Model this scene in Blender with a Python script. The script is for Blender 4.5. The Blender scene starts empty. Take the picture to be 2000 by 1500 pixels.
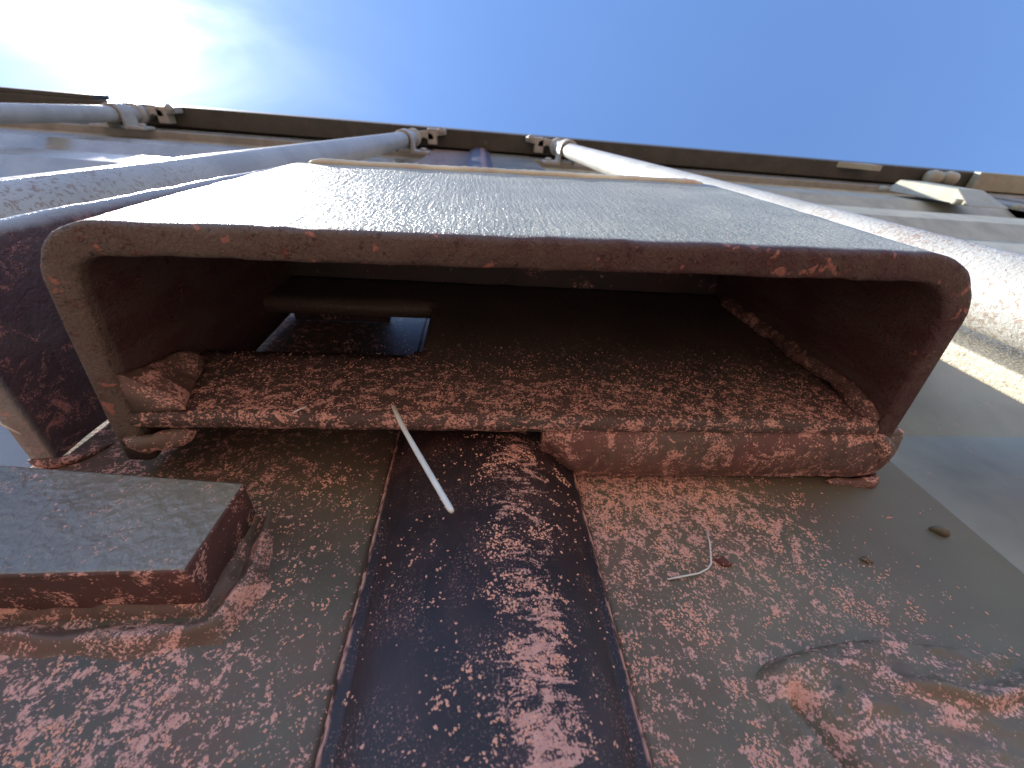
import bpy, math, random
from mathutils import Vector, Matrix, noise

# ------------------------------------------------------------------ camera, sky, sun, exposure
CZ = 1.10                       # height of the lens above the ground, metres
scene = bpy.context.scene
C = scene.collection

FPX = 790.0                     # focal length in pixels of a 2000 px wide frame
def _dir(px, py):
    return Vector((px - 1000.0, 750.0 - py, FPX)).normalized()
_Zc = _dir(935, 222)            # where the verticals meet
_l = Vector((1, -0.087, 0))
_N = _Zc.cross(_l).normalized()
_Xc = _Zc.cross(_N).normalized()
if _Xc.x < 0: _Xc = -_Xc
_Yc = _Zc.cross(_Xc).normalized()
if _Yc.y > 0: _Yc = -_Yc
right = Vector((_Xc.x, _Yc.x, _Zc.x))
up = Vector((_Xc.y, _Yc.y, _Zc.y))
fwd = Vector((_Xc.z, _Yc.z, _Zc.z))
cam = bpy.data.cameras.new('camera')
cam_o = bpy.data.objects.new('camera', cam); C.objects.link(cam_o)
M = Matrix((( right.x, up.x, -fwd.x, 0), (right.y, up.y, -fwd.y, 0), (right.z, up.z, -fwd.z, CZ), (0, 0, 0, 1)))
cam_o.matrix_world = M
cam.sensor_width = 36.0
cam.lens = FPX / 2000 * 36.0
cam.clip_start = 0.004; cam.clip_end = 3000
cam.dof.use_dof = True; cam.dof.focus_distance = 0.118; cam.dof.aperture_fstop = 22.0
scene.camera = cam_o

SUN = Vector((-0.5450, -0.1050, 0.8333)).normalized()
world = bpy.data.worlds.new('World'); scene.world = world; world.use_nodes = True
wn = world.node_tree; wn.nodes.clear()
def W(t, **k):
    n = wn.nodes.new(t)
    for a, b in k.items(): setattr(n, a, b)
    return n
def WL(a, b): wn.links.new(a, b)
sky = W('ShaderNodeTexSky', sky_type='NISHITA', sun_disc=False)
sky.sun_elevation = math.asin(SUN.z); sky.sun_rotation = math.atan2(SUN.x, SUN.y)
sky.altitude = 300; sky.air_density = 1.0; sky.dust_density = 0.15; sky.ozone_density = 7.5
# thin high cloud round the sun: wispy veil that scatters sunlight forward
tc = W('ShaderNodeTexCoord')
dot = W('ShaderNodeVectorMath', operation='DOT_PRODUCT'); WL(tc.outputs['Generated'], dot.inputs[0]); dot.inputs[1].default_value = SUN
def wm(op, a, b=None, c=None, clamp=False):
    n = W('ShaderNodeMath', operation=op, use_clamp=clamp)
    for i, v in enumerate((a, b, c)):
        if v is None: continue
        if isinstance(v, (int, float)): n.inputs[i].default_value = v
        else: WL(v, n.inputs[i])
    return n.outputs[0]
dcl = wm('MAXIMUM', dot.outputs['Value'], 0.0)
lobe = wm('ADD', wm('MULTIPLY', wm('POWER', dcl, 240.0), 2.3), wm('MULTIPLY', wm('POWER', dcl, 26.0), 0.20))
lobe = wm('ADD', lobe, 0.005)
sepd = W('ShaderNodeSeparateXYZ'); WL(tc.outputs['Generated'], sepd.inputs[0])
zz = wm('MAXIMUM', sepd.outputs['Z'], 0.08)
cmb = W('ShaderNodeCombineXYZ'); WL(wm('DIVIDE', sepd.outputs['X'], zz), cmb.inputs[0]); WL(wm('DIVIDE', sepd.outputs['Y'], zz), cmb.inputs[1])
mp = W('ShaderNodeMapping'); mp.inputs['Rotation'].default_value = (0, 0, math.radians(-28)); mp.inputs['Scale'].default_value = (1.6, 4.2, 1); WL(cmb.outputs[0], mp.inputs[0])
cn = W('ShaderNodeTexNoise'); cn.inputs['Scale'].default_value = 1.3; cn.inputs['Detail'].default_value = 4; cn.inputs['Roughness'].default_value = 0.55; cn.inputs['Distortion'].default_value = 0.6; WL(mp.outputs[0], cn.inputs['Vector'])
cr = W('ShaderNodeMapRange', interpolation_type='SMOOTHSTEP'); cr.inputs[1].default_value = 0.36; cr.inputs[2].default_value = 0.78; cr.inputs[3].default_value = 0.10; cr.inputs[4].default_value = 1.0; WL(cn.outputs['Fac'], cr.inputs[0])
veil = wm('MULTIPLY', lobe, cr.outputs[0])
vm = W('ShaderNodeVectorMath', operation='SCALE'); vm.inputs[0].default_value = (6.0, 6.1, 6.3); WL(veil, vm.inputs['Scale'])
addv = W('ShaderNodeVectorMath', operation='ADD'); WL(sky.outputs[0], addv.inputs[0]); WL(vm.outputs[0], addv.inputs[1])
bg = W('ShaderNodeBackground'); bg.inputs['Strength'].default_value = 0.107; WL(addv.outputs[0], bg.inputs['Color'])
wo = W('ShaderNodeOutputWorld'); WL(bg.outputs[0], wo.inputs['Surface'])

sl = bpy.data.lights.new('sun', 'SUN'); sl.energy = 5.0; sl.angle = math.radians(0.53); sl.color = (1.0, 0.955, 0.88)
so = bpy.data.objects.new('sun', sl); C.objects.link(so)
so.rotation_euler = (-SUN).to_track_quat('-Z', 'Y').to_euler(); so.location = (-3, -3, 6)

vs = scene.view_settings
vs.view_transform = 'Standard'; vs.look = 'None'; vs.gamma = 1.0; vs.exposure = 1.5; vs.use_curve_mapping = False
scene.cycles.max_bounces = 5; scene.cycles.diffuse_bounces = 4; scene.cycles.glossy_bounces = 2
scene.render.film_transparent = False

# ------------------------------------------------------------------ materials (all procedural, in world millimetres)
class NT:
    def __init__(s, name):
        s.m = bpy.data.materials.new(name); s.m.use_nodes = True
        s.t = s.m.node_tree; s.t.nodes.clear()
        s.out = s.n('ShaderNodeOutputMaterial'); s.b = s.n('ShaderNodeBsdfPrincipled')
        s.l(s.b.outputs[0], s.out.inputs['Surface'])
        g = s.n('ShaderNodeNewGeometry')
        sc = s.n('ShaderNodeVectorMath', operation='SCALE'); s.l(g.outputs['Position'], sc.inputs[0]); sc.inputs['Scale'].default_value = 1000.0
        off = s.n('ShaderNodeVectorMath', operation='SUBTRACT'); s.l(sc.outputs[0], off.inputs[0]); off.inputs[1].default_value = (0, 0, CZ * 1000)
        s.P = off.outputs[0]
        sp = s.n('ShaderNodeSeparateXYZ'); s.l(s.P, sp.inputs[0]); s.X, s.Y, s.Z = sp.outputs
    def n(s, t, **k):
        n = s.t.nodes.new(t)
        for a, b in k.items(): setattr(n, a, b)
        return n
    def l(s, a, b): s.t.links.new(a, b)
    def put(s, inp, v):
        if isinstance(v, (int, float, tuple)): inp.default_value = v
        else: s.l(v, inp)
    def math(s, op, a, b=None, c=None, clamp=False):
        n = s.n('ShaderNodeMath', operation=op, use_clamp=clamp)
        for i, v in enumerate((a, b, c)):
            if v is not None: s.put(n.inputs[i], v)
        return n.outputs[0]
    def scaled(s, vec):
        n = s.n('ShaderNodeVectorMath', operation='MULTIPLY'); s.l(s.P, n.inputs[0]); n.inputs[1].default_value = vec
        return n.outputs[0]
    def noise(s, scale, detail=4, rough=0.55, dist=0.0, off=0.0):
        if isinstance(scale, (int, float)): scale = (scale,) * 3
        n = s.n('ShaderNodeTexNoise'); v = s.scaled(scale)
        a = s.n('ShaderNodeVectorMath', operation='ADD'); s.l(v, a.inputs[0]); a.inputs[1].default_value = (off, off * 1.7, off * 2.3)
        s.l(a.outputs[0], n.inputs['Vector']); n.inputs['Scale'].default_value = 1.0
        n.inputs['Detail'].default_value = detail; n.inputs['Roughness'].default_value = rough; n.inputs['Distortion'].default_value = dist
        return n.outputs['Fac']
    def voro(s, scale, feature='F1', off=0.0):
        if isinstance(scale, (int, float)): scale = (scale,) * 3
        n = s.n('ShaderNodeTexVoronoi', feature=feature); s.l(s.scaled(scale), n.inputs['Vector']); n.inputs['Scale'].default_value = 1.0
        return n.outputs['Distance']
    def step(s, v, lo, hi, a=0.0, b=1.0):
        n = s.n('ShaderNodeMapRange', interpolation_type='SMOOTHSTEP')
        for i, x in enumerate((v, lo, hi, a, b)): s.put(n.inputs[i], x)
        return n.outputs[0]
    def mix(s, f, a, b):
        n = s.n('ShaderNodeMix', data_type='RGBA'); s.put(n.inputs[0], f)
        s.put(n.inputs[6], a if not isinstance(a, tuple) else (*a, 1)); s.put(n.inputs[7], b if not isinstance(b, tuple) else (*b, 1))
        return n.outputs[2]
    def bump(s, h, dist, strength=1.0, prev=None):
        n = s.n('ShaderNodeBump'); s.put(n.inputs['Height'], h); n.inputs['Distance'].default_value = dist; s.put(n.inputs['Strength'], strength)
        if prev is not None: s.l(prev, n.inputs['Normal'])
        return n.outputs[0]
    def finish(s, col, rough, nrm=None, spec=0.5, metal=0.0):
        s.put(s.b.inputs['Base Color'], col if not isinstance(col, tuple) else (*col, 1)); s.put(s.b.inputs['Roughness'], rough)
        s.b.inputs['Specular IOR Level'].default_value = spec; s.b.inputs['Metallic'].default_value = metal
        if nrm is not None: s.l(nrm, s.b.inputs['Normal'])
        return s.m

DUST_A, DUST_B = (0.68, 0.32, 0.255), (0.90, 0.54, 0.44)
def dust_mask(t, cover, patch=0.075, grain=1.1, bias=None, stretch=(1, 1, 1), seed=0.0, soft=0.11):
    """clumpy dust: soft drifts broken into fine grains; cover 0..1; returns mask and grain field"""
    p = t.noise(tuple(patch * q for q in stretch), 5, 0.72, 0.7, seed)
    g = t.noise(grain * 1.35, 2, 0.75, 0.0, seed + 5)
    v = t.math('MULTIPLY_ADD', p, 3.6, -1.8)                       # about -0.6 .. 0.6
    v = t.math('MULTIPLY_ADD', t.math('SUBTRACT', g, 0.5), 1.9, v)
    if bias is not None: v = t.math('MULTIPLY_ADD', bias, 3.2, v)
    th = 0.55 - 1.1 * cover
    return t.step(v, th - soft, th + soft * 1.6), g
def specks(t, scale, lo, hi, seed=3.0):
    return t.step(t.noise(scale, 1, 0.5, 0.0, seed), lo, hi)
def painted(name, base, cover, film=0.25, rough=0.42, peel=0.00012, peel_s=0.55, patch=0.075, grain=1.1, bias=None, stretch=(1, 1, 1),
            seed=0.0, rust=0.0, filmcol=(0.22, 0.085, 0.075), spk=0.72, dustgain=1.0, vary=0.25, spec=0.5, grains=0.0005):
    t = NT(name)
    b = bias(t) if bias else None
    dk = tuple(c * (1 - vary) for c in base); lt = tuple(min(1, c * (1 + vary)) for c in base)
    col = t.mix(t.step(t.noise(0.02, 3, 0.6, 0.4, seed + 9), 0.3, 0.7), dk, lt)
    f = t.math('MULTIPLY', t.step(t.noise(0.035, 4, 0.65, 0.5, seed + 2), 0.30, 0.72), film)
    if b is not None: f = t.math('MULTIPLY', f, t.math('ADD', t.math('MULTIPLY', b, 3.0), 1.0, clamp=False), clamp=True)
    col = t.mix(f, col, filmcol)
    rg = t.math('ADD', t.math('MULTIPLY', f, 0.35), rough, clamp=True)
    if rust > 0:
        r = t.step(t.math('ADD', t.noise(0.42, 4, 0.7, 0.3, seed + 7), t.math('MULTIPLY', t.noise(0.05, 3, 0.5, 0.0, seed + 1), 0.35)), 0.80 - rust, 0.86 - rust)
        col = t.mix(r, col, (0.10, 0.045, 0.03)); rg = t.math('MAXIMUM', rg, t.math('MULTIPLY', r, 0.85))
    m, gr = dust_mask(t, cover, patch, grain, b, stretch, seed)
    sp = specks(t, 0.9, spk, spk + 0.03, seed + 3)
    if b is not None: sp = t.math('MULTIPLY', sp, t.step(b, -0.30, -0.05))
    m = t.math('MAXIMUM', m, t.math('MULTIPLY', sp, 0.8))
    dc = t.mix(t.noise(0.5, 3, 0.6, 0, seed + 4), tuple(c * dustgain for c in DUST_A), tuple(c * dustgain for c in DUST_B))
    col = t.mix(t.math('MULTIPLY', m, t.step(gr, 0.30, 0.62, 0.55, 0.98)), col, dc)
    rg = t.math('MAXIMUM', rg, t.math('MULTIPLY', m, 0.95))
    n1 = t.bump(t.noise(peel_s, 2, 0.5, 0.2, seed), peel, 1.0)
    n2 = t.bump(gr, grains * 1.2, t.math('MULTIPLY', m, 0.9), n1)
    return t.finish(col, rg, n2, spec)

PAINT = (0.155, 0.137, 0.088)
def right_bias(t):      # dust thins out towards the sunny outer edge of the door post
    e = t.step(t.math('ADD', t.X, t.math('MULTIPLY', t.Z, 0.55)), 118, 182, 0.0, -0.34)
    low = t.step(t.Z, 40, 84, -0.04, 0.06)
    return t.math('ADD', e, low)
def gasket_bias(t):     # dust has slid to a trail down the right of the rubber, more of it lower down
    d = t.math('ABSOLUTE', t.math('SUBTRACT', t.X, 13.0))
    a = t.step(d, 2, 15, 0.045, -0.20)
    low = t.step(t.Z, 20, 50, 0.03, 0.0)
    return t.math('ADD', a, low)
def left_bias(t):
    e = t.step(t.X, -62, -30, 0.03, -0.05)
    return t.math('ADD', e, t.step(t.Z, 28, 50, 0.05, 0.0))

m_door_r = painted('dusty_paint_right_door', PAINT, 0.31, 0.34, 0.5, bias=right_bias, patch=0.31, seed=1.3)
m_door_l = painted('dusty_paint_left_door', (0.105, 0.092, 0.06), 0.16, 0.32, 0.5, bias=left_bias, seed=8.1, patch=0.32)
m_panel_r = painted('grey_panel_paint_right', (0.38, 0.375, 0.285), -0.1, 0.08, 0.55, seed=4.9, spk=0.80, peel_s=0.35, vary=0.14)
m_panel = painted('grey_panel_paint', (0.30, 0.29, 0.24), -0.1, 0.06, 0.20, seed=4.4, spk=0.80, peel_s=0.35, vary=0.14)
m_far = painted('grey_green_paint', (0.36, 0.37, 0.28), 0.02, 0.12, 0.45, seed=5.4, spk=0.80, peel_s=0.2, vary=0.12)
m_header = painted('header_paint', (0.05, 0.05, 0.038), -0.2, 0.06, 0.5, seed=6.1, spk=0.95, peel_s=0.2)
def back_bias(t): return t.step(t.Z, 100, 150, 0.02, -0.22)
m_dark = painted('painted_inside_shade', (0.045, 0.042, 0.04), 0.02, 0.2, 0.6, seed=2.9, spk=0.8)  # shade of the box interior painted in as near-black steel
m_back = painted('dusty_back_plate', (0.075, 0.062, 0.05), 0.27, 0.30, 0.6, bias=back_bias, seed=2.2, grain=1.2, patch=0.36, spk=0.66, stretch=(0.75, 1, 1.15))
m_weld = painted('dusty_weld', (0.12, 0.085, 0.066), 0.27, 0.6, 0.6, seed=3.7, patch=0.12, peel=0.0003, peel_s=0.3, filmcol=(0.24, 0.085, 0.08), spk=0.68)
m_skirt = painted('weld_skirt_paint', (0.12, 0.095, 0.07), 0.30, 0.45, 0.5, seed=13.1, patch=0.10, peel=0.0003, peel_s=0.3)
m_block = painted('block_paint', (0.21, 0.20, 0.16), 0.10, 0.14, 0.30, seed=9.9, peel=0.0007, peel_s=0.42, spk=0.71)
m_block_shaded = painted('block_edge_shaded', (0.06, 0.038, 0.034), 0.12, 0.5, 0.6, seed=10.9, patch=0.14)  # dusty flanks of the block, darkened to paint in their shade
def make_cover():
    t = NT('side_cover_paint')
    base = t.mix(t.noise(0.05, 3, 0.6, 0.3), (0.30, 0.30, 0.28), (0.38, 0.38, 0.35))
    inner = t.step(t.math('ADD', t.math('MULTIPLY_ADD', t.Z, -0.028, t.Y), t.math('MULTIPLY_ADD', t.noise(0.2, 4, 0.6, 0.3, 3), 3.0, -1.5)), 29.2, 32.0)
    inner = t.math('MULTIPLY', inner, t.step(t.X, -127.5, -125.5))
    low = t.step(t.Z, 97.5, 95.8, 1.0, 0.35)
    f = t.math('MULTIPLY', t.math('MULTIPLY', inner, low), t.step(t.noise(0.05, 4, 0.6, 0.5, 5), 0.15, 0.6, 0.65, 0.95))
    col = t.mix(f, base, (0.105, 0.06, 0.065))  # dust film and painted shade darken the inner face; glaring edge stays pale
    d = t.math('MULTIPLY', t.step(t.math('MULTIPLY_ADD', t.noise(0.12, 5, 0.7, 0.9, 9), 1.0, t.math('MULTIPLY', t.noise(2.2, 2, 0.7, 0, 4), 0.5)), 0.80, 0.90), inner)
    col = t.mix(t.math('MULTIPLY', d, 0.7), col, DUST_A)
    return t.finish(col, t.math('MULTIPLY_ADD', f, 0.3, 0.3), t.bump(t.noise(0.5, 3, 0.6, 0.6), 0.0005), 0.5)
m_cover = make_cover()
m_lump = painted('weld_lug_paint', PAINT, 0.36, 0.35, 0.5, seed=14.2, patch=0.11, stretch=(0.9, 1, 1.6), dustgain=1.05, peel=0.0003, peel_s=0.4)
m_clod = painted('dirt_clod', (0.12, 0.05, 0.04), 0.15, 0.6, 0.9, seed=17.0)

def make_gasket():
    t = NT('black_rubber')
    b = gasket_bias(t)
    col = t.mix(t.noise(0.06, 4, 0.6, 0.3, 1.0), (0.018, 0.014, 0.016), (0.036, 0.025, 0.026))
    # clumps lie in shelves across the rubber
    p1 = t.noise((0.12, 0.05, 0.30), 5, 0.74, 1.2, 2.0); g = t.noise(2.2, 2, 0.75, 0, 4.0)
    v = t.math('MULTIPLY_ADD', p1, 3.6, -1.8)
    v = t.math('MULTIPLY_ADD', t.math('SUBTRACT', g, 0.5), 1.7, v)
    v = t.math('MULTIPLY_ADD', b, 3.2, v)
    m = t.step(v, 0.16, 0.46)
    fine = t.math('MULTIPLY', t.step(g, 0.56, 0.70), t.step(t.noise(0.09, 4, 0.6, 0.6, 12), 0.40, 0.62))
    m = t.math('MAXIMUM', m, t.math('MULTIPLY', fine, 0.6))
    lip = t.step(t.math('ABSOLUTE', t.math('SUBTRACT', t.X, 4.0)), 27.3, 28.2)
    m = t.math('MAXIMUM', m, t.math('MULTIPLY', lip, t.step(t.noise(0.25, 3, 0.7, 0.3, 18), 0.42, 0.6)))
    film = t.math('MULTIPLY', t.step(t.noise(0.05, 5, 0.6, 0.8, 15), 0.35, 0.75), 0.22)
    col = t.mix(film, col, (0.16, 0.07, 0.065))
    col = t.mix(t.math('MULTIPLY', m, 0.93), col, t.mix(t.noise(0.5, 3, 0.6, 0, 6), DUST_A, DUST_B))
    rg = t.math('MAXIMUM', t.math('MULTIPLY', m, 0.95), 0.42)
    n1 = t.bump(t.noise((0.9, 0.9, 0.25), 3, 0.5, 0.1), 0.00012)
    n2 = t.bump(g, 0.0006, t.math('MULTIPLY', m, 0.9), n1)
    return t.finish(col, rg, n2, 0.35)
m_gasket = make_gasket()

def make_shell():
    """lock box steel: wrinkled sun-chalked paint outside, red-brown dusty rim and inside with shade painted in"""
    t = NT('lock_box_paint')
    base = t.mix(t.step(t.noise(0.03, 5, 0.6, 0.5), 0.3, 0.7), (0.31, 0.32, 0.25), (0.43, 0.435, 0.345))
    # rim / inner faces (all but the outward one) carry red dust and painted shade
    out = t.step(t.Y, 27.0, 22.5)                 # 1 on the outer skin of the front plate
    rim = t.step(t.Z, 94.5, 91.0)
    low = t.math('MULTIPLY', rim, 1.0)
    streak = t.step(t.noise((0.10, 0.1, 0.035), 5, 0.62, 0.6, 21), 0.34, 0.66)
    dirt_and_shade = t.math('MAXIMUM', t.math('SUBTRACT', 1.0, out, clamp=True), low)
    right_more = t.step(t.X, -70, 40, 0.5, 1.0)  # red film thinned on the left rim to paint in grey flare haze
    right_more = t.math('MAXIMUM', right_more, t.math('SUBTRACT', 1.0, rim))
    base = t.mix(dirt_and_shade, base, (0.20, 0.17, 0.13))
    f = t.math('MULTIPLY', t.math('MULTIPLY', dirt_and_shade, t.math('ADD', t.math('MULTIPLY', streak, 0.30), 0.70)), right_more)
    col = t.mix(f, base, (0.088, 0.036, 0.035))
    m = t.math('MULTIPLY', t.step(t.math('ADD', t.math('MULTIPLY', t.noise(0.17, 6, 0.66, 0.6, 31), 0.7), t.math('MULTIPLY', t.noise(1.2, 3, 0.6, 0, 32), 0.4)), 0.62, 0.70), dirt_and_shade)
    m = t.math('MULTIPLY', m, 0.75)
    spots = t.math('MULTIPLY', t.step(t.noise(0.19, 3, 0.5, 0.5, 41), 0.64, 0.68), rim)
    col = t.mix(m, col, (0.27, 0.095, 0.07))
    col = t.mix(t.math('MULTIPLY', spots, 0.85), col, (0.42, 0.17, 0.125))
    pits = t.math('MULTIPLY', t.step(t.noise(0.6, 3, 0.6, 0.2, 51), 0.64, 0.68), t.math('MULTIPLY', dirt_and_shade, 0.6))
    col = t.mix(pits, col, (0.05, 0.022, 0.02))
    chalk = t.math('MULTIPLY', t.step(t.noise(0.9, 3, 0.7, 0.3, 61), 0.5, 0.66), t.math('MULTIPLY', t.math('MULTIPLY', out, t.math('SUBTRACT', 1.0, rim)), 0.6))
    col = t.mix(chalk, col, (0.64, 0.56, 0.40))
    rg = t.math('ADD', t.math('MULTIPLY', dirt_and_shade, 0.35), 0.32)
    wr = t.math('ADD', t.noise((1.05, 1.0, 0.75), 3, 0.6, 0.9, 71), t.math('MULTIPLY', t.noise((0.75, 0.5, 0.07), 3, 0.5, 0.5, 72), 0.7))
    n1 = t.bump(wr, 0.0008)
    n2 = t.bump(t.math('ADD', m, t.math('MULTIPLY', pits, -1.0)), 0.0005, 0.9, n1)
    return t.finish(col, rg, n2, 0.38)
m_shell = make_shell()

def rod_mat(name, base, rust, seed):
    t = NT(name)
    col = t.mix(t.step(t.noise(0.02, 5, 0.6, 0.4, seed), 0.3, 0.7), tuple(c * 0.85 for c in base), tuple(min(1, c * 1.12) for c in base))
    near = t.step(t.Z, 420, 180)
    r = t.math('MULTIPLY', t.step(t.math('ADD', t.noise(0.42, 4, 0.7, 0.3, seed + 7), t.math('MULTIPLY', t.noise(0.03, 3, 0.5, 0, seed + 1), 0.4)), 0.80 - rust, 0.86 - rust), near)
    col = t.mix(t.math('MULTIPLY', r, 0.6), col, (0.20, 0.12, 0.085))
    n1 = t.bump(t.noise(0.45, 4, 0.6, 0.8, seed), 0.0006)
    return t.finish(col, t.math('ADD', t.math('MULTIPLY', r, 0.3), 0.40), n1, 0.5)
m_rod = rod_mat('pale_rod_paint', (0.40, 0.40, 0.37), 0.075, 2.0)
m_strap = rod_mat('cream_strap_paint', (0.46, 0.43, 0.33), 0.05, 7.0)
m_keeper = rod_mat('keeper_paint', (0.42, 0.41, 0.36), 0.0, 9.0)
def simple(name, col, rough, bs=0.0, sc=0.5, spec=0.5):
    t = NT(name); c = t.mix(t.noise(sc * 0.3, 4, 0.6, 0.3), tuple(q * 0.75 for q in col), tuple(min(1, q * 1.2) for q in col))
    return t.finish(c, rough, t.bump(t.noise(sc, 3), bs) if bs else None, spec)
m_topbead = painted('cream_weld', (0.72, 0.69, 0.52), 0.05, 0.22, 0.5, seed=21.0, filmcol=(0.20, 0.15, 0.08), patch=0.2, spk=0.70)
m_straw = simple('dry_straw', (0.86, 0.84, 0.74), 0.5)
m_fibre = simple('pale_fibre', (0.80, 0.78, 0.70), 0.5)
def make_ground():
    t = NT('red_soil')
    col = t.mix(t.step(t.noise(0.004, 7, 0.65, 0.3), 0.3, 0.7), (0.15, 0.099, 0.080), (0.20, 0.138, 0.114))
    col = t.mix(t.step(t.noise(0.03, 5, 0.6, 0.0, 3), 0.55, 0.7), col, (0.23, 0.155, 0.12))
    return t.finish(col, 0.95, t.bump(t.noise(0.02, 6, 0.65), 0.02), 0.2)
m_ground = make_ground()

# ------------------------------------------------------------------ mesh helpers: millimetres, x right, y into the container, z up from the lens height
def mm(p): return Vector((p[0] / 1000.0, p[1] / 1000.0, p[2] / 1000.0 + CZ))
def n3(p, s, seed=0.0): return noise.noise(Vector((p[0] * s + seed, p[1] * s - seed * 0.7, p[2] * s + seed * 1.3)))
def thing(name, loc, label, cat, group=None):
    o = bpy.data.objects.new(name, None); C.objects.link(o); o.location = mm(loc); o.empty_display_size = 0.02
    o['label'] = label; o['category'] = cat
    if group: o['group'] = group
    return o
def tag(o, label, cat, group=None):
    o['label'] = label; o['category'] = cat
    if group: o['group'] = group
    return o
def mesh(name, verts, faces, mat, parent=None, smooth=True, bevel=0.0, seg=2, auto=None, base=None):
    me = bpy.data.meshes.new(name)
    org = parent.matrix_basis.translation.copy() if parent else (mm(base) if base else Vector((0, 0, 0)))
    if parent and parent.parent: org = org + parent.parent.matrix_basis.translation
    me.from_pydata([mm(v) - org for v in verts], [], faces); me.update()
    import bmesh as _b
    bm = _b.new(); bm.from_mesh(me); _b.ops.recalc_face_normals(bm, faces=bm.faces[:]); bm.to_mesh(me); bm.free()
    for p in me.polygons: p.use_smooth = smooth
    o = bpy.data.objects.new(name, me); C.objects.link(o)
    if parent: o.parent = parent
    else: o.location = org
    me.materials.append(mat)
    if bevel > 0:
        b = o.modifiers.new('bevel', 'BEVEL'); b.width = bevel / 1000.0; b.segments = seg; b.limit_method = 'ANGLE'; b.angle_limit = math.radians(38)
        b.harden_normals = True
    return o
def vbox(x0, x1, y0, y1, z0, z1):
    v = [(x, y, z) for z in (z0, z1) for y in (y0, y1) for x in (x0, x1)]
    f = [(0, 2, 3, 1), (4, 5, 7, 6), (0, 1, 5, 4), (2, 6, 7, 3), (0, 4, 6, 2), (1, 3, 7, 5)]
    return v, f
def box(name, dims, mat, parent=None, bevel=1.0, base=None):
    v, f = vbox(*dims); return mesh(name, v, f, mat, parent, False, bevel, base=base)
def merge(parts):
    V, F = [], []
    for v, f in parts:
        o = len(V); V += v; F += [tuple(i + o for i in q) for q in f]
    return V, F
def prism(poly, a0, a1, axis='z', steps=1):
    """closed polygon in the other two axes, extruded along axis with end caps"""
    V, F, n = [], [], len(poly)
    for k in range(steps + 1):
        a = a0 + (a1 - a0) * k / steps
        for p, q in poly:
            V.append((p, q, a) if axis == 'z' else (a, p, q) if axis == 'x' else (p, a, q))
    for k in range(steps):
        for i in range(n):
            j = (i + 1) % n; F.append((k * n + i, k * n + j, (k + 1) * n + j, (k + 1) * n + i))
    F.append(tuple(range(n))); F.append(tuple(range(steps * n, steps * n + n)))
    return V, F
def grid(fn, nu, nv):
    V = [fn(i / nu, j / nv) for j in range(nv + 1) for i in range(nu + 1)]; w = nu + 1
    F = [(j * w + i, j * w + i + 1, (j + 1) * w + i + 1, (j + 1) * w + i) for j in range(nv) for i in range(nu)]
    return V, F
def tube(pts, rad, seg=12, caps=True, rough=0.0, seed=0.0, flat=(1.0, 1.0)):
    """swept round section; rad a number or a list; ends rounded off"""
    P = [Vector(p) for p in pts]; n = len(P); V, F = [], []
    R = rad if isinstance(rad, (list, tuple)) else [rad] * n
    ref = Vector((0.13, 0.31, 0.94))
    for i in range(n):
        d = (P[min(i + 1, n - 1)] - P[max(i - 1, 0)]).normalized()
        a = d.cross(ref)
        if a.length < 0.1: a = d.cross(Vector((1, 0, 0)))
        a.normalize(); b = a.cross(d).normalized()
        for k in range(seg):
            t = 2 * math.pi * k / seg
            off = a * math.cos(t) * flat[0] + b * math.sin(t) * flat[1]
            r = R[i]
            if rough: r *= 1 + rough * n3(P[i] + off * R[i], 0.16, seed) + rough * 0.5 * n3(P[i] + off * R[i], 0.5, seed)
            V.append(tuple(P[i] + off * r))
    for i in range(n - 1):
        for k in range(seg):
            j = (k + 1) % seg; F.append((i * seg + k, i * seg + j, (i + 1) * seg + j, (i + 1) * seg + k))
    if caps: F.append(tuple(range(seg))); F.append(tuple(range((n - 1) * seg, n * seg)))
    return V, F
def bead(name, path, r, mat, parent, step=1.6, rough=0.22, seed=0.0, flat=(1, 1), ripple=0.10, rl=4.5):
    """weld bead: tube with ripples and lumpy radius along a polyline"""
    P = [Vector(p) for p in path]; pts = []
    for a, b in zip(P, P[1:]):
        k = max(1, int((b - a).length / step))
        pts += [a.lerp(b, i / k) for i in range(k)]
    pts.append(P[-1])
    for _ in range(4):
        pts = [pts[0]] + [(pts[i - 1] + pts[i] * 2 + pts[i + 1]) / 4 for i in range(1, len(pts) - 1)] + [pts[-1]]
    L = 0; R = []
    n = len(pts)
    for i, p in enumerate(pts):
        if i: L += (p - pts[i - 1]).length
        e = min(1, math.sqrt(max(0.0, min(i, n - 1 - i) / 4.0)) * 0.9 + 0.12)
        R.append(r * e * (1 + ripple * math.sin(2 * math.pi * L / rl) + 0.18 * n3(p, 0.07, seed)))
    v, f = tube(pts, R, 18, True, rough, seed, flat)
    return mesh(name, v, f, mat, parent, True)

# ------------------------------------------------------------------ ground
G = -CZ * 1000
def gfn(u, v):
    x, y = (u - 0.5), (v - 0.5)
    s = 1600000.0
    X, Y = s * x * abs(x) * 2, s * y * abs(y) * 2
    h = 0
    if abs(X) < 60000 and abs(Y) < 60000: h = 18 * noise.noise(Vector((X / 1900, Y / 1900, 3.1)))
    return (X, Y, G - 40 + h)
v, f = grid(gfn, 120, 120)
ground = mesh('ground', v, f, m_ground); ground['kind'] = 'structure'

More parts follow.
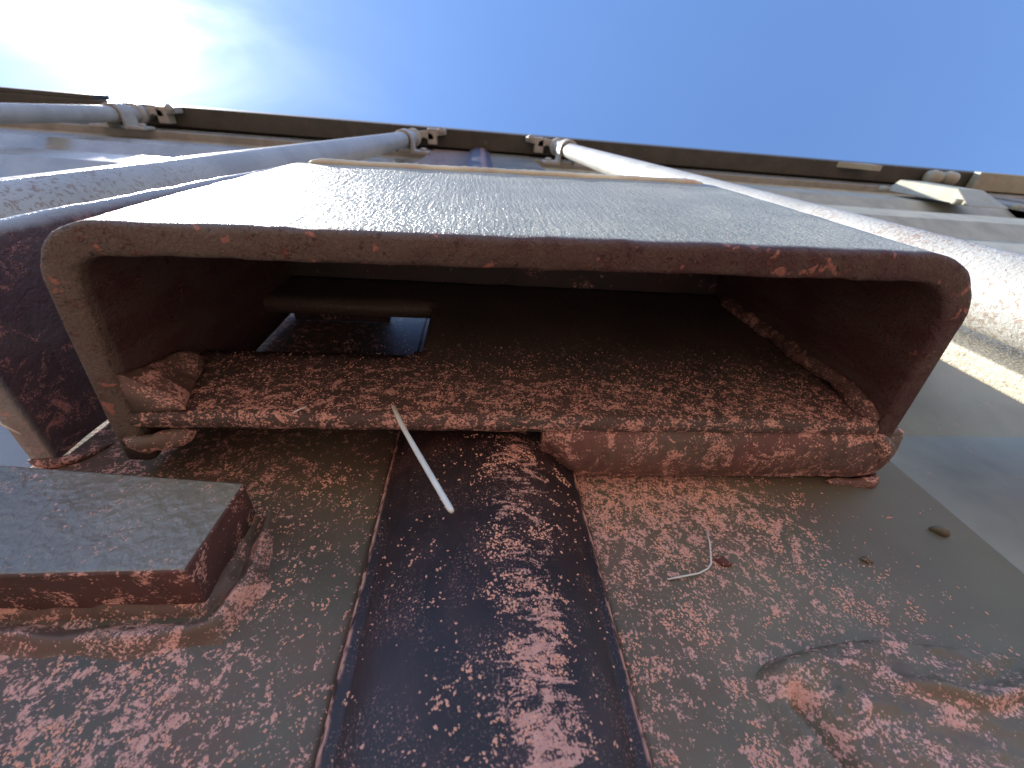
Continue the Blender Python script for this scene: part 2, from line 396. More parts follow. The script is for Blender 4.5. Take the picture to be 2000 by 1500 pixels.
# ------------------------------------------------------------------ the container body
D = 96.0        # face of the door posts
HZ = 1400.0     # underside of the header beam
cont = thing('shipping_container', (0, 1200, G), 'long olive grey steel container with dark header beam under blue sky', 'container')
hp = [(43.2, HZ), (43.2, HZ + 118), (60, HZ + 122), (230, HZ + 122), (230, HZ + 34), (92, HZ + 34), (92, HZ)]
v, f = prism(hp, -3000, 3400, 'x', 1)
mesh('header_beam', v, f, m_header, cont, False, 3.0)
box('roof', (-3000, 3400, 232, 2400, HZ + 100, HZ + 112), m_far, cont, 2)
box('rear_wall', (-3000, 3400, 2380, 2404, G + 150, HZ + 98), m_far, cont, 2)
box('end_wall', (-3000, -2960, 130, 2378, G + 150, HZ + 96), m_far, cont, 2)
box('end_wall', (3360, 3400, 130, 2378, G + 150, HZ + 96), m_far, cont, 2)
box('bottom_rail', (-3000, 3400, 52, 2400, G, G + 148), m_header, cont, 3)
box('header_plate', (-1900, -1030, 32.5, 42.9, HZ + 2, HZ + 60), m_header, cont, 1.5)
# triangular gusset below the header, right
gus = [(1150, HZ - 1), (1262, HZ - 1), (1262, HZ - 52)]
v, f = prism([(a, b) for a, b in gus], 44, 60, 'y'); mesh('gusset', v, f, m_far, cont, False, 1.5)
box('header_plate', (1640, 2600, 40, 94, HZ - 26, HZ - 1), m_far, cont, 3)
for x in (1490, 1546):
    pts = [(x - 26, 66, HZ - 16), (x - 20, 66, HZ - 16), (x, 66, HZ - 16), (x + 20, 66, HZ - 16), (x + 26, 66, HZ - 16)]
    v, f = tube(pts, [10, 19, 22, 19, 10], 20); mesh('hinge_knuckle', v, f, m_far, cont, True)

# ------------------------------------------------------------------ doors
def corr_y(z, y0=104.0, y1=127.0, per=280.0, ph=150.0):
    t = (z - ph) % per
    if t < 50: return y1 + (y0 - y1) * t / 50
    if t < 140: return y0
    if t < 190: return y0 + (y1 - y0) * (t - 140) / 50
    return y1
def corr_panel(name, x0, x1, z0, z1, parent, mat):
    zs = [z0]
    k = math.floor((z0 - 150) / 280)
    while True:
        for o in (0, 50, 140, 190):
            z = 150 + k * 280 + o
            if z0 < z < z1: zs.append(z)
        k += 1
        if 150 + k * 280 > z1: break
    zs.append(z1)
    prof = [(corr_y(min(max(z, z0 + .01), z1 - .01)), z) for z in zs]
    back = [(y + 3, z) for y, z in reversed(prof)]
    v, f = prism(prof + back, x0, x1, 'x', 1)
    return mesh(name, v, f, mat, parent, False, 6.0, 3)
def door(name, x0, x1, sl, sr, label, mat, pmat):
    """sl / sr: widths of the left and right posts"""
    t = thing(name, ((x0 + x1) / 2, D, G + 160), label, 'container door')
    z0, z1 = G + 165, HZ - 8
    for a, b in ((x0, x0 + sl), (x1 - sr, x1)):
        box('door_post', (a, b, D, D + 48, z0, z1), mat if (a > -200 and b < 220) else m_panel, t, 2.0)
    for a, b in ((z0, z0 + 110), (z1 - 92, z1)):
        box('door_rail', (x0 + sl + .5, x1 - sr - .5, D + 1, D + 47, a, b), m_panel, t, 2.0)
    corr_panel('corrugated_panel', x0 + sl + .5, x1 - sr - .5, z0 + 110.5, z1 - 92.5, t, pmat)
    return t
dl = door('container_door', -1440, -25.2, 100, 105, 'left grey door behind the flat block, beside the rubber seal', m_door_l, m_panel)
dr = door('container_door', 33.2, 1470, 123, 100, 'right grey door streaked with pink dust, behind the right locking bar', m_door_r, m_panel_r)
door('container_door', 1560, 2960, 100, 100, 'far right door beyond the hinge knuckles under the header', m_far, m_far)
box('side_panel', (-2960, -1465, D + 2, D + 40, G + 150, HZ - 4), m_far, cont, 3)

# seal between the two doors: bulging rubber strip with thin lips
def gk(u, v):
    x = -25.0 + 58.0 * u; z = -900 + (HZ - 15 + 900) * v
    return x, z
zsx = [-900, -400, -150] + [-100 + 4 * i for i in range(88)] + [300, 420, 600, 800, 1000, 1200, HZ - 20]
us = [i / 44 for i in range(45)]
V, F = [], []
for z in zsx:
    for u in us:
        s = abs(2 * u - 1)
        y = D - 1.0 - 12.5 * (1 - s ** 2.2) ** 0.75
        if u < 0.035 or u > 0.965: y -= 1.8
        x = -25.0 + 58.0 * u
        wob = 0.5 * n3((x, y, z), 0.05, 4.0) + 0.22 * n3((x, y, z), 0.2, 9.0)
        V.append((x, y + wob, z))
w = len(us)
for j in range(len(zsx) - 1):
    for i in range(w - 1): F.append((j * w + i, j * w + i + 1, (j + 1) * w + i + 1, (j + 1) * w + i))
nb = len(V)
V += [(-25.0, D + 30, zsx[0]), (33.0, D + 30, zsx[0]), (-25.0, D + 30, zsx[-1]), (33.0, D + 30, zsx[-1])]
top = (len(zsx) - 1) * w
F += [(0, nb, nb + 2, top)] if False else []
F += [tuple([nb] + [j * w for j in range(len(zsx))] + [nb + 2]), tuple([nb + 1] + [j * w + w - 1 for j in range(len(zsx))] + [nb + 3])]
F += [(nb, nb + 1, nb + 3, nb + 2)]
gas = mesh('door_seal', V, F, m_gasket, None, True, base=(4, D, -900))
tag(gas, 'black rubber seal strip with clumped pink dust between the doors', 'seal')

# ------------------------------------------------------------------ lock box
BZ0, BZ1 = 90.0, 208.0
lb = thing('lock_box', (20, 60, BZ0), 'thick bent steel lock box, open below, red dust on its rim', 'lock box')
def arc(cx, cy, r, a0, a1, n):
    return [(cx + r * math.cos(math.radians(a0 + (a1 - a0) * i / n)), cy + r * math.sin(math.radians(a0 + (a1 - a0) * i / n))) for i in range(n + 1)]
outer = [(-96.6, 88.0), (-95.9, 76.0), (-94.6, 62.0), (-93.2, 48.0)]
outer += arc(-76.4, 39.0, 15.6, 183, 271, 10)
outer += [(-76.4 + (108.5 + 76.4) * i / 46, 23.4 + (20.1 - 23.4) * i / 46) for i in range(1, 46)]
outer += arc(109.5, 41.0, 20.9, 267, 357, 12)
outer += [(131.8, 50.0), (133.6, 64.0), (135.4, 78.0), (138.2, 92.0), (139.0, D - 0.5)]
TH = 6.9
def offset(poly, d):
    out = []
    for i, p in enumerate(poly):
        a = Vector(poly[max(i - 1, 0)]); b = Vector(poly[min(i + 1, len(poly) - 1)])
        t = (b - a).normalized(); nrm = Vector((-t.y, t.x))
        out.append((p[0] + nrm.x * d, p[1] + nrm.y * d))
    return out
# which side is inside: for a path going left-front-right with y into the door, inside is +y at the front
inner = offset(outer, TH)
ring0 = outer + list(reversed(inner)); nr = len(ring0)
# rounded rim: section inset near the ends
NZ = 34
levels = []
for k in range(NZ + 1): levels.append((BZ0 + 1.2 + (BZ1 - BZ0 - 2.0) * k / NZ, 0.0))
levels = [(BZ0, 1.3), (BZ0 + 0.25, 0.65), (BZ0 + 0.65, 0.2)] + levels + [(BZ1 - 0.3, 0.3), (BZ1, 1.0)]
inA, inB = offset(outer, 0), inner
V, F = [], []
no = len(outer)
for z, ins in levels:
    for i in range(no):
        o_, n_ = Vector(outer[i]), Vector(inner[i]); d = (n_ - o_).normalized()
        p = o_ + d * ins
        q = (p.x, p.y, z); dv = 0.25 * n3(q, 0.09, 2) + (0.30 * n3(q, 0.33, 5) if z < BZ0 + 3 else 0.08 * n3(q, 0.3, 5))
        V.append((p.x + d.x * dv, p.y + d.y * dv, z + (0.35 * n3(q, 0.2, 7) if ins > 0 else 0)))
    for i in reversed(range(no)):
        o_, n_ = Vector(outer[i]), Vector(inner[i]); d = (n_ - o_).normalized()
        p = n_ - d * ins
        q = (p.x, p.y, z); dv = 0.35 * n3(q, 0.09, 3) + (0.40 * n3(q, 0.3, 6) if z < BZ0 + 3 else 0.1 * n3(q, 0.3, 6))
        V.append((p.x + d.x * dv, p.y + d.y * dv, z + (0.35 * n3(q, 0.2, 7) if ins > 0 else 0)))
nr = 2 * no
for k in range(len(levels) - 1):
    for i in range(nr):
        j = (i + 1) % nr; F.append((k * nr + i, k * nr + j, (k + 1) * nr + j, (k + 1) * nr + i))
for base_, in ((0,), ((len(levels) - 1) * nr,)):
    for i in range(no - 1): F.append((base_ + i, base_ + i + 1, base_ + nr - 2 - i, base_ + nr - 1 - i))
mesh('bent_shell', V, F, m_shell, lb, True)
# lid inside the top
box('top_plate', (-90, 129, 27, 79, BZ1 - 9, BZ1 - 3), m_dark, lb, 0.8)
box('gap_light_stop', (-92, -44, 79.5, D - 0.6, BZ1 - 9, BZ1 - 4), m_dark, lb, 0.8)  # added strip that stops light falling behind the left of the slot
# back plate with its slot, lower rim rounded; slot cut x -86..-18, z 125..167
SX0, SX1, SZ0, SZ1 = -93.0, -18.0, 124.5, 168.0
def plate_with_slot(x0, x1, z0, z1, y0, y1):
    xs = sorted(set([x0, x1, SX1, SX1 - 3.0] + [x0 + (x1 - x0) * i / 60 for i in range(61) if abs(x0 + (x1 - x0) * i / 60 - SX1) > 1.5]))
    zs_ = sorted(set([z0, z0 + 0.9, z0 + 2.2, SZ0, SZ0 + 3, SZ1, z1] + [z0 + (z1 - z0) * i / 22 for i in range(2, 22) if min(abs(z0 + (z1 - z0) * i / 22 - SZ0), abs(z0 + (z1 - z0) * i / 22 - SZ1)) > 2]))
    cells = set(); V, F, idx = [], [], {}
    def vid(i, j, s):
        k = (i, j, s)
        if k not in idx:
            x, z = xs[i], zs_[j]
            y = y0 if s == 0 else y1
            e = z - z0
            if e < 2.2:
                ins = (1 - math.sqrt(max(0, 1 - (1 - e / 2.2) ** 2))) * 2.0
                y += ins if s == 0 else -ins
            q = (x, y, z)
            y += 0.35 * n3(q, 0.10, 3 + s) + 0.14 * n3(q, 0.4, 8 + s); z += 0.5 * n3(q, 0.12, 12) if e < 0.5 else 0
            idx[k] = len(V); V.append((x, y, z))
        return idx[k]
    for i in range(len(xs) - 1):
        for j in range(len(zs_) - 1):
            cx, cz = (xs[i] + xs[i + 1]) / 2, (zs_[j] + zs_[j + 1]) / 2
            hole = SX0 < cx < SX1 and SZ0 < cz < SZ1
            if hole and cx > SX1 - 3 and cz < SZ0 + 3: hole = False
            if not hole: cells.add((i, j))
    for i, j in cells:
        F.append((vid(i, j, 0), vid(i + 1, j, 0), vid(i + 1, j + 1, 0), vid(i, j + 1, 0)))
        F.append((vid(i, j, 1), vid(i, j + 1, 1), vid(i + 1, j + 1, 1), vid(i + 1, j, 1)))
        for di, dj, a, b in ((-1, 0, (i, j), (i, j + 1)), (1, 0, (i + 1, j), (i + 1, j + 1)), (0, -1, (i, j), (i + 1, j)), (0, 1, (i, j + 1), (i + 1, j + 1))):
            if (i + di, j + dj) not in cells:
                F.append((vid(*a, 0), vid(*b, 0), vid(*b, 1), vid(*a, 1)))
    return V, F
v, f = plate_with_slot(-91.5, 127.5, BZ0, BZ1 - 8.5, 71.6, 77.4)
mesh('back_plate', v, f, m_back, lb, True)
# welds inside, under and above the box
def under_weld(u, v):
    """fat fillet joining the back plate to the right door, seen from below"""
    x = 21.5 + 119 * u; t = v
    e = min(1.0, max(0.0, (x - 21.5 - 10 * max(0, t - 0.25)) / 7.0)); e = math.sin(e * math.pi / 2)
    y = 76.2 + 19.6 * t
    y += 0.5 * n3((x, y, 0), 0.06, 3)
    dz = (1.2 + 3.0 * math.sin(math.pi * min(1, t * 1.02)) ** 0.8 - 1.0 * t) + 0.7 * n3((x, y, 0), 0.05, 5) + 0.45 * n3((x, y, 2), 0.17, 7) + 0.22 * n3((x, y, 2), 0.5, 9)
    dz -= 1.1 * math.exp(-((t - 0.03) / 0.035) ** 2)
    dz += 1.0 * math.exp(-((t - 0.93) / 0.04) ** 2) * (0.5 + 0.8 * n3((x, 3, 1), 0.045, 2))
    dz += 0.28 * math.sin(2 * math.pi * (x + 9 * (t - 0.5) ** 2 + 1.5 * n3((x, y, 0), 0.08, 1)) / 4.6) * math.sin(math.pi * t)
    hole = math.exp(-((x - 134.5) / 1.5) ** 2 - ((y - 87.0) / 2.4) ** 2)
    er = min(1.0, max(0.0, (140.5 - x) / 9.0)) ** 0.5; e *= 0.35 + 0.65 * er
    return (x, y, 92.5 - dz * e - 1.4 * e + 3.2 * hole)
v, f = grid(under_weld, 150, 40)
n0 = len(v); v2 = [(x, y, 96.0) for x, y, z in v]; w_ = 151
f2 = [tuple(i + n0 for i in q) for q in f]
rimi = [i for i in range(151)] + [j * w_ + 150 for j in range(1, 41)] + [40 * w_ + i for i in range(149, -1, -1)] + [j * w_ for j in range(39, 0, -1)]
f3 = [(a, b, b + n0, a + n0) for a, b in zip(rimi, rimi[1:] + rimi[:1])]
mesh('weld_bead', v + v2, f + f2 + f3, m_weld, lb, True)
bead('weld_bead', [(120, 95.2, 88.4), (131, 95.4, 87.6), (139, 95.2, 88.2), (140.5, 94, 91)], 1.7, m_weld, lb, seed=6, rough=0.5)
def corner_weld(u, v):
    """flat lumpy fillet in the corner between the left wall and the back plate"""
    z = 90.6 + 28 * u
    wd = (12.0 - 8.0 * u + 2.2 * n3((0, 0, z), 0.16, 3)) * min(1, (1 - u) * 5 + 0.05)
    a = Vector((-88.0, 71.0 - wd * 0.85)); b = Vector((-88.0 + wd, 71.0))
    p = a.lerp(b, v); e = math.sin(math.pi * v)
    out_ = 2.0 * e ** 0.6 + 1.3 * n3((p.x, p.y, z), 0.13, 4) * min(1, 6 * min(v, 1 - v) + .3) + 0.5 * n3((p.x, p.y, z), 0.4, 5) + 0.5
    return (p.x + 0.7 * out_, p.y - 0.7 * out_, z)
v, f = grid(corner_weld, 44, 24); n0 = len(v); w_ = 45
v2 = [(-89.0, 72.0, 90.6 + 28 * i / 44) for i in range(45)]
f2 = [(i, i + 1, n0 + i + 1, n0 + i) for i in range(44)] + [(24 * w_ + i, n0 + i, n0 + i + 1, 24 * w_ + i + 1) for i in range(44)]
f2 += [tuple([j * w_ for j in range(25)] + [n0]), tuple([j * w_ + 44 for j in range(25)] + [n0 + 44])]
mesh('weld_bead', v + v2, f + f2, m_skirt, lb, True)
bead('weld_bead', [(-93.5, 80, 89.6), (-88, 82, 89.4), (-82, 81, 91), (-77, 80, 93)], 3.4, m_skirt, lb, seed=9, rough=0.5)
bead('weld_bead', [(126.5, 71.0, 91), (127.5, 70, 98), (128, 69, 110), (128, 70, 140), (127, 71, 190)], 3.4, m_weld, lb, seed=10, rough=0.4)
bead('weld_bead', [(128, 76, 90.3), (132.5, 80, 89.6), (136, 86, 89.5)], 3.4, m_weld, lb, seed=11, rough=0.3)
bead('top_bead', [(-74, 23.2, BZ1 + 0.5), (-30, 22.6, BZ1 + 0.7), (30, 21.3, BZ1 + 0.3), (108, 20.2, BZ1)], 1.7, m_topbead, lb, seed=12, ripple=0.06, rough=0.15)
bead('weld_bead', [(141.5, 95.5, 92), (142, 95.5, 140), (141.5, 95.5, 200)], 3.2, m_panel, lb, seed=13)

# ------------------------------------------------------------------ tall side cover left of the lock box
sc = thing('side_cover', (-126, D, 96), 'tall shaded side plate left of the lock box with glaring sunlit edge', 'cover plate')
cp = [(-122.0, D - 1.0), (-121.4, 60), (-120.9, 38.0)] + arc(-124.0, 34.5, 3.4, 0, -150, 8) + [(-127.5, 40), (-128.0, 60), (-128.6, D - 1.0)]
v, f = prism(cp, 95.5, 318, 'z', 60)
v = [(x + 0.35 * n3((x, y, z), 0.06, 3), y + 0.35 * n3((x, y, z), 0.12, 6) + 0.028 * (z - 95) * min(1, max(0, (70 - y) / 30)), z + (0.5 * n3((x, y, z), 0.15, 1) if z < 96 else 0)) for x, y, z in v]
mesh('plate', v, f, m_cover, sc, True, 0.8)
bead('weld_bead', [(-129, 94, 95.5), (-124, 95, 94.6), (-118, 95, 97), (-113.5, 95.5, 105)], 1.6, m_weld, sc, seed=22)

# ------------------------------------------------------------------ flat block on the left door
sb = thing('striker_block', (-120, D, 52), 'flat grey steel block welded low on the left door', 'block')
fr = [(-230, 51.0), (-57.6, 51.8), (-56.8, 75.8), (-230, 93.5)]
v, f = prism(fr, 82.0, D - 0.4, 'y')
bp = mesh('block_plate', v, f, m_block_shaded, sb, False, 0.9, 3); bp.data.materials.append(m_block)
for p in bp.data.polygons:
    if p.normal.y < -0.7: p.material_index = 1
# lower and side faces: dust, with their shade painted in as darker colour
def skirt(path, normals, widths, h, nu, nv, seed):
    """weld skirt round a block: falls from the block's flank to the door face"""
    n = len(path) - 1
    def fn(u, v):
        a = u * n; i = min(int(a), n - 1); k = a - i
        px = path[i][0] * (1 - k) + path[i + 1][0] * k; pz = path[i][1] * (1 - k) + path[i + 1][1] * k
        nx = normals[i][0] * (1 - k) + normals[i + 1][0] * k; nz = normals[i][1] * (1 - k) + normals[i + 1][1] * k
        w = widths[i] * (1 - k) + widths[i + 1] * k
        x = px + nx * w * v; z = pz + nz * w * v
        w2 = 1 + 0.25 * n3((x, 0, z), 0.05, seed)
        x = px + nx * w * v * w2; z = pz + nz * w * v * w2
        hh = h * ((1 - v) ** 1.6) + 4.2 * math.exp(-((v - 0.60) / 0.15) ** 2) * (0.75 + 0.7 * n3((x, 1, z), 0.05, seed + 2)) - 1.6 * math.exp(-((v - 0.30) / 0.08) ** 2)
        hh += (1.5 * n3((x, 0, z), 0.13, seed + 4) + 0.5 * n3((x, 0, z), 0.4, seed + 5)) * min(1, (1 - v) * 4)
        return (x, D + 0.6 - max(hh, 0) * min(1, (1 - v) * 6) - (0.0 if v < 1 else -0.5), z)
    return grid(fn, nu, nv)
pth = [(-230, 52.5), (-120, 52.8), (-90, 53), (-70, 53), (-60, 53.2), (-58.8, 58), (-58.4, 66), (-58, 75)]
nrm = [(0, -1), (0, -1), (0, -1), (0.15, -1), (0.7, -0.7), (1, -0.15), (1, 0.05), (0.9, 0.4)]
v, f = skirt(pth, nrm, [11, 11, 11.5, 12.5, 15, 14, 11, 8], 3.2, 190, 34, 41)
o = mesh('weld_bead', v, f, m_skirt, sb, True)

# ------------------------------------------------------------------ weld-ringed lug low on the right door
def lug_edge(x):
    return 37.0 + 2.2 * math.sin((x - 70) * 0.085) + (-3.5 * max(0, (68 - x) / 10) ** 2) - max(0, (x - 118) / 16) ** 2 * 2.5
def lug(u, v):
    x = 58 + 105 * u; z = 44 - 70 * v
    e = lug_edge(x) - z
    ex = min(max((x - 60.5) / 5, 0), 1) * min(max((162 - x) / 8, 0), 1)
    k = min(max(e / 2.4, 0), 1); k = math.sin(k * math.pi / 2) * ex
    h = 6.2 * k
    rid = math.exp(-((z - (27.5 + 1.8 * math.sin(x * 0.16 + 0.6))) / 1.5) ** 2) * min(max((x - 84) / 8, 0), 1)
    h += k * (2.6 * rid + 1.1 * n3((x, 0, z), 0.12, 2) + 0.6 * n3((x, 0, z), 0.4, 4) + 0.25 * n3((x, 0, z), 1.0, 6))
    h -= 5.5 * math.exp(-((x - (66 - (z - 30) * 0.25)) / 2.2) ** 2) * min(max((31 - z) / 4, 0), 1) * k
    return (x, D + 0.5 - h, z)
v, f = grid(lug, 190, 120)
lg = mesh('welded_lug', v, f, m_lump, None, True, base=(110, D, 0))
tag(lg, 'puffy weld-ridged lug caked with dust, low on the right door', 'lug')

# ------------------------------------------------------------------ locking bars
def locking_bar(b0, b1, label, r=17.0, side=1):
    t = thing('locking_bar', b0, label, 'locking bar', 'locking bars on the doors')
    P0, P1 = Vector(b0), Vector(b1)
    pts = [P0.lerp(P1, i / 40) for i in range(41)]
    v, f = tube(pts, r, 32); mesh('rod', v, f, m_rod, t, True)
    top = P1
    v, f = tube([top + Vector((0, 0, -26)), top + Vector((0, 0, -24)), top + Vector((0, 0, -6)), top + Vector((0, 0, -4))], [r + 1, r + 6, r + 6, r + 1], 28)
    mesh('collar', v, f, m_rod, t, True)
    s = side
    # cam hook at the head and the keeper that it turns into
    cx, cy, cz = top
    hook = [(cx, cy - 14), (cx + s * 34, cy - 20), (cx + s * 56, cy - 12), (cx + s * 60, cy + 2), (cx + s * 44, cy + 4), (cx + s * 30, cy - 2), (cx, cy + 12)]
    v, f = prism(hook, cz - 4, cz + 12, 'z'); mesh('cam', v, f, m_keeper, t, False, 2.0)
    v, f = tube([top + Vector((0, 0, -2)), top + Vector((0, 0, 10)), top + Vector((0, 0, HZ - cz + 20))], [r * .9, r * .9, r * .8], 20); mesh('rod_end', v, f, m_keeper, t, True)
    keep = [(cx + s * 40, 44.5), (cx + s * 92, 44.5), (cx + s * 92, 58), (cx + s * 66, 62), (cx + s * 66, 84), (cx + s * 40, 84)]
    v, f = prism(keep, HZ - 34, HZ - 1.0, 'z'); kp = mesh('keeper', v, f, m_keeper, t, False, 2.0)
    v, f = tube([(cx + s * 80, 47, HZ - 46), (cx + s * 80, 47, HZ - 44), (cx + s * 80, 47, HZ - 36)], [6, 9, 9], 12); mesh('bolt', v, f, m_rod, kp, True)
    return t
LB = locking_bar((-213.6, 42.3, -700), (-184, 70, HZ - 30), 'sunlit pale locking bar left of the lock box, running to the header', side=1)
RB = locking_bar((235.4, 40.3, -700), (232, 65, HZ - 30), 'white locking bar right of the lock box with speckled lower end', side=-1)
OB = locking_bar((-905, 62, -700), (-900, 66, HZ - 30), 'far left locking bar under the header, glaring in the sun', side=1)
# flat strap behind the right bar, with its chamfered corner
st = [(214, 70.0), (262, 70.0), (262, 79.5), (214, 79.5)]
v, f = prism(st, 60, 520, 'z'); mesh('handle_strap', v, f, m_strap, RB, False, 1.5)
v, f = prism([(258, 118), (330, 60), (330, 134), (300, 148), (258, 148)], 52, 69, 'y'); mesh('handle_hub', v, f, m_strap, RB, False, 3)
# guide brackets that hold the bars to the doors
def guide(t, x, y, z, r=17.0):
    yb = D - 0.3
    prof = [(x - 62, yb), (x - 62, yb - 6), (x - 26, yb - 7), (x - 24, y)] + arc(x, y, 24, 180, 360, 14) + [(x + 24, y), (x + 26, yb - 7), (x + 62, yb - 6), (x + 62, yb)]
    inn = [(x + 18.4, yb)] + [(a, b) for a, b in reversed(arc(x, y, 18.4, 180, 360, 14))] + [(x - 18.4, yb)]
    v, f = prism(prof + inn, z, z + 46, 'z'); o = mesh('guide_bracket', v, f, m_keeper, t, False, 1.0)
    for sx in (-48, 48):
        v, f = tube([(x + sx, yb - 13, z + 23), (x + sx, yb - 12, z + 23), (x + sx, yb - 6, z + 23)], [5, 8, 8], 12); mesh('bolt', v, f, m_keeper, o, True)
guide(LB, -185.5, 69, 1180); guide(RB, 232, 62, 1180); guide(OB, -900, 66, 1262)
guide(OB, -902, 64, 600)

# bracket on the right door below the header
hb = thing('hinge_bracket', (1300, D, 1150), 'pale green trapezoid bracket on the right door below hinge knuckles', 'bracket')
fr0 = [(1125, D - 0.4, 925), (1235, D - 0.4, 925), (1235, D - 0.4, 1158), (1125, D - 0.4, 1158)]
fr1 = [(1142, 66, 985), (1212, 66, 985), (1212, 66, 1146), (1142, 66, 1146)]
V = fr0 + fr1; F = [(0, 1, 2, 3), (4, 7, 6, 5)] + [(i, (i + 1) % 4, 4 + (i + 1) % 4, 4 + i) for i in range(4)]
bb = mesh('bracket_body', V, F, m_far, hb, False, 3.0)
for bx, bz in ((1112, 1150), (1112, 945), (1250, 930)):
    v, f = tube([(bx, D - 12, bz), (bx, D - 11, bz), (bx, D - 1, bz)], [6, 10, 10], 12); mesh('bolt', v, f, m_far, bb, True)

# ------------------------------------------------------------------ small things
v, f = tube([(-22.6, 71.4, 94.6), (-22.0, 70.4, 93.2), (-17.4, 67.5, 81), (-12.2, 65.2, 69.3), (-3.6, 60.6, 49.6), (-3.2, 60.4, 48.8)], [0.45, 0.6, 0.62, 0.66, 0.6, 0.4], 10)
o = mesh('straw', v, f, m_straw, None, True, base=(-15, 68, 78)); tag(o, 'pale straw stalk stuck to the lower lip of the lock box', 'straw')
def thread(name, pts, r, label):
    v, f = tube(pts, r, 6); o = mesh(name, v, f, m_fibre, None, True, base=pts[0]); tag(o, label, 'thread', 'stray threads')
thread('thread', [(67.9, 95.3, 69.2), (66.4, 94.2, 65), (64.8, 94.2, 61.2), (63.6, 94.2, 58.6), (62.1, 94.3, 57.3), (59.2, 94.5, 56.2), (55, 94.8, 55.7), (50.6, 95.4, 55.3)], 0.22, 'pale bent line left of the elongated clod on the right door')  # thin pale bent tube lying close to the door face
thread('thread', [(-48.4, 71.2, 90.6), (-46.8, 70.6, 91.6), (-45.2, 70.4, 92.6)], 0.2, 'short pale thread on the lip of the lock box left of the straw')
thread('thread', [(-134, 73, 98), (-131, 76.5, 97.5), (-127.5, 79.8, 94.8), (-124, 83, 94.4)], 0.25, 'pale curled thread on the bottom edge of the side plate')
random.seed(4)
CL = [(1405, 1098, 1.15, 'brown elongated dirt clod on the dusty right door'), (1832, 1040, 1.3, 'grey paint blister near the outer edge of the right door'),
      (1690, 1096, 0.8, 'small brown dirt clod between the elongated clod and the blister')]
CLP = [(68.1, 60.0), (142.1, 68.3), (110.4, 59.4)]
for (px, py, r, lab), (x, z) in zip(CL, CLP):
    pts = [(x - r * 1.6, D - r * .3, z + r * .9), (x - r * .8, D - r * .5, z + r * .5), (x, D - r * .6, z), (x + r * .8, D - r * .5, z - r * .5), (x + r * 1.6, D - r * .3, z - r * .9)]
    v, f = tube(pts, [r * .35, r * .8, r, r * .8, r * .35], 10, True, 0.9, px)
    name = 'paint_blister' if 'blister' in lab else 'dirt_clod'
    o = mesh(name, v, f, m_door_r if 'blister' in lab else m_clod, None, True, base=(x, D, z)); tag(o, lab, 'dirt' if name == 'dirt_clod' else 'blister')

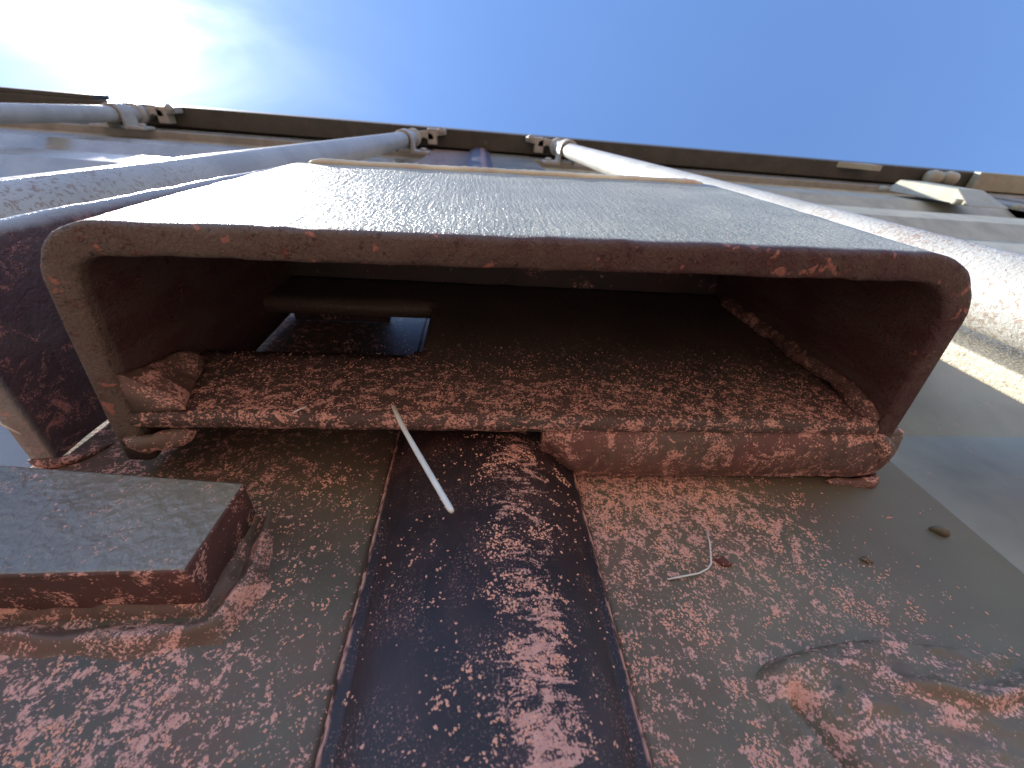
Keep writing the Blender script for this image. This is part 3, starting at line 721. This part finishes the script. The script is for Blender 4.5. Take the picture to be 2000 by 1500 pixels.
# ------------------------------------------------------------------ loose dust grains, raised from the surfaces they cling to
random.seed(11)
m_grain = simple('dust_grain', (0.88, 0.48, 0.36), 0.95, 0.0, 1.5, 0.2)
def fr(x, z, s, oc=4, seed=0.0):
    return noise.fractal(Vector((x * s + seed, seed * 1.3, z * s - seed)), 0.55, 2.1, oc)
def scatter(name, n, box_, surf, dens, label, r0=0.16, r1=0.42):
    V, F = [], []
    x0, x1, z0, z1 = box_
    for _ in range(n):
        x, z = random.uniform(x0, x1), random.uniform(z0, z1)
        if random.random() > dens(x, z): continue
        r = r0 + (r1 - r0) * random.random() ** 2.2
        y = surf(x, z) - r * 0.25
        a = random.uniform(0, 6.28); c, d = math.cos(a), math.sin(a)
        e = random.uniform(0.7, 1.5); b = len(V)
        rx, rz = r * e, r / e
        V += [(x + rx * c, y, z + rx * d), (x - rz * d, y, z + rz * c), (x - rx * c, y + .1 * r, z - rx * d), (x + rz * d, y, z - rz * c), (x + r * random.uniform(-.3, .3), y - r * 0.75, z + r * random.uniform(-.3, .3)), (x, y + r * 0.6, z)]
        F += [(b, b + 1, b + 4), (b + 1, b + 2, b + 4), (b + 2, b + 3, b + 4), (b + 3, b, b + 4), (b + 1, b, b + 5), (b + 2, b + 1, b + 5), (b + 3, b + 2, b + 5), (b, b + 3, b + 5)]
    o = mesh(name, V, F, m_grain, None, False, base=((x0 + x1) / 2, D, (z0 + z1) / 2)); o['kind'] = 'stuff'
    tag(o, label, 'dust')
def sstep(v, a, b): t = min(max((v - a) / (b - a), 0), 1); return t * t * (3 - 2 * t)
def d_right(x, z):
    v = fr(x, z, 0.10, 5, 3.0) + 0.35 * fr(x, z, 0.4, 2, 7.0)
    b = 0.30 * sstep(z, 45, 85) - 0.95 * sstep(x + 0.55 * z, 120, 178) - 0.10
    return 0.03 * sstep(170 - x - 0.5 * z, 0, 40) + sstep(v + b, 0.12, 0.45)
scatter('dust_grains', 26000, (34, 150, 8, 95), lambda x, z: D, d_right, 'raised salmon dust grains clinging to the right door below the lock box')
def gas_y(x):
    s_ = abs(2 * (x + 25) / 58 - 1); return D - 1.0 - 12.5 * max(0, 1 - s_ ** 2.2) ** 0.75
def d_gas(x, z):
    v = noise.fractal(Vector((x * 0.09 + 4, 1.0, z * 0.22 + 2 + (x - 11) ** 2 * 0.004)), 0.55, 2.1, 5)
    b = -0.55 * sstep(abs(x - 11.5), 3, 15) + 0.16 * sstep(45 - z, 0, 25) + 0.08
    return 0.04 + sstep(v + b, 0.08, 0.36)
scatter('dust_grains', 15000, (-23.5, 31.5, 8, 96), lambda x, z: gas_y(x) + 0.1, d_gas, 'salmon dust grains in crusty drifts down the black rubber seal')
def d_left(x, z):
    v = fr(x, z, 0.11, 5, 13.0) + 0.3 * fr(x, z, 0.4, 2, 17.0)
    b = -0.22 + 0.20 * sstep(-45 - x, 0, 25) * sstep(50 - z, 0, 12) - 0.15 * sstep(x + 50, 0, 20)
    return 0.05 + sstep(v + b, 0.12, 0.45)
scatter('dust_grains', 16000, (-110, -26, 10, 98), lambda x, z: D, d_left, 'scattered salmon dust grains on the left door around the block')
def d_back(x, z):
    v = fr(x, z, 0.16, 4, 23.0)
    return sstep(140 - z, 0, 45) * (0.12 + sstep(v, 0.05, 0.45))
scatter('dust_grains', 15000, (-80, 122, 92.5, 138), lambda x, z: 71.6, d_back, 'fine dust grains speckling the back plate inside the lock box', 0.13, 0.32)
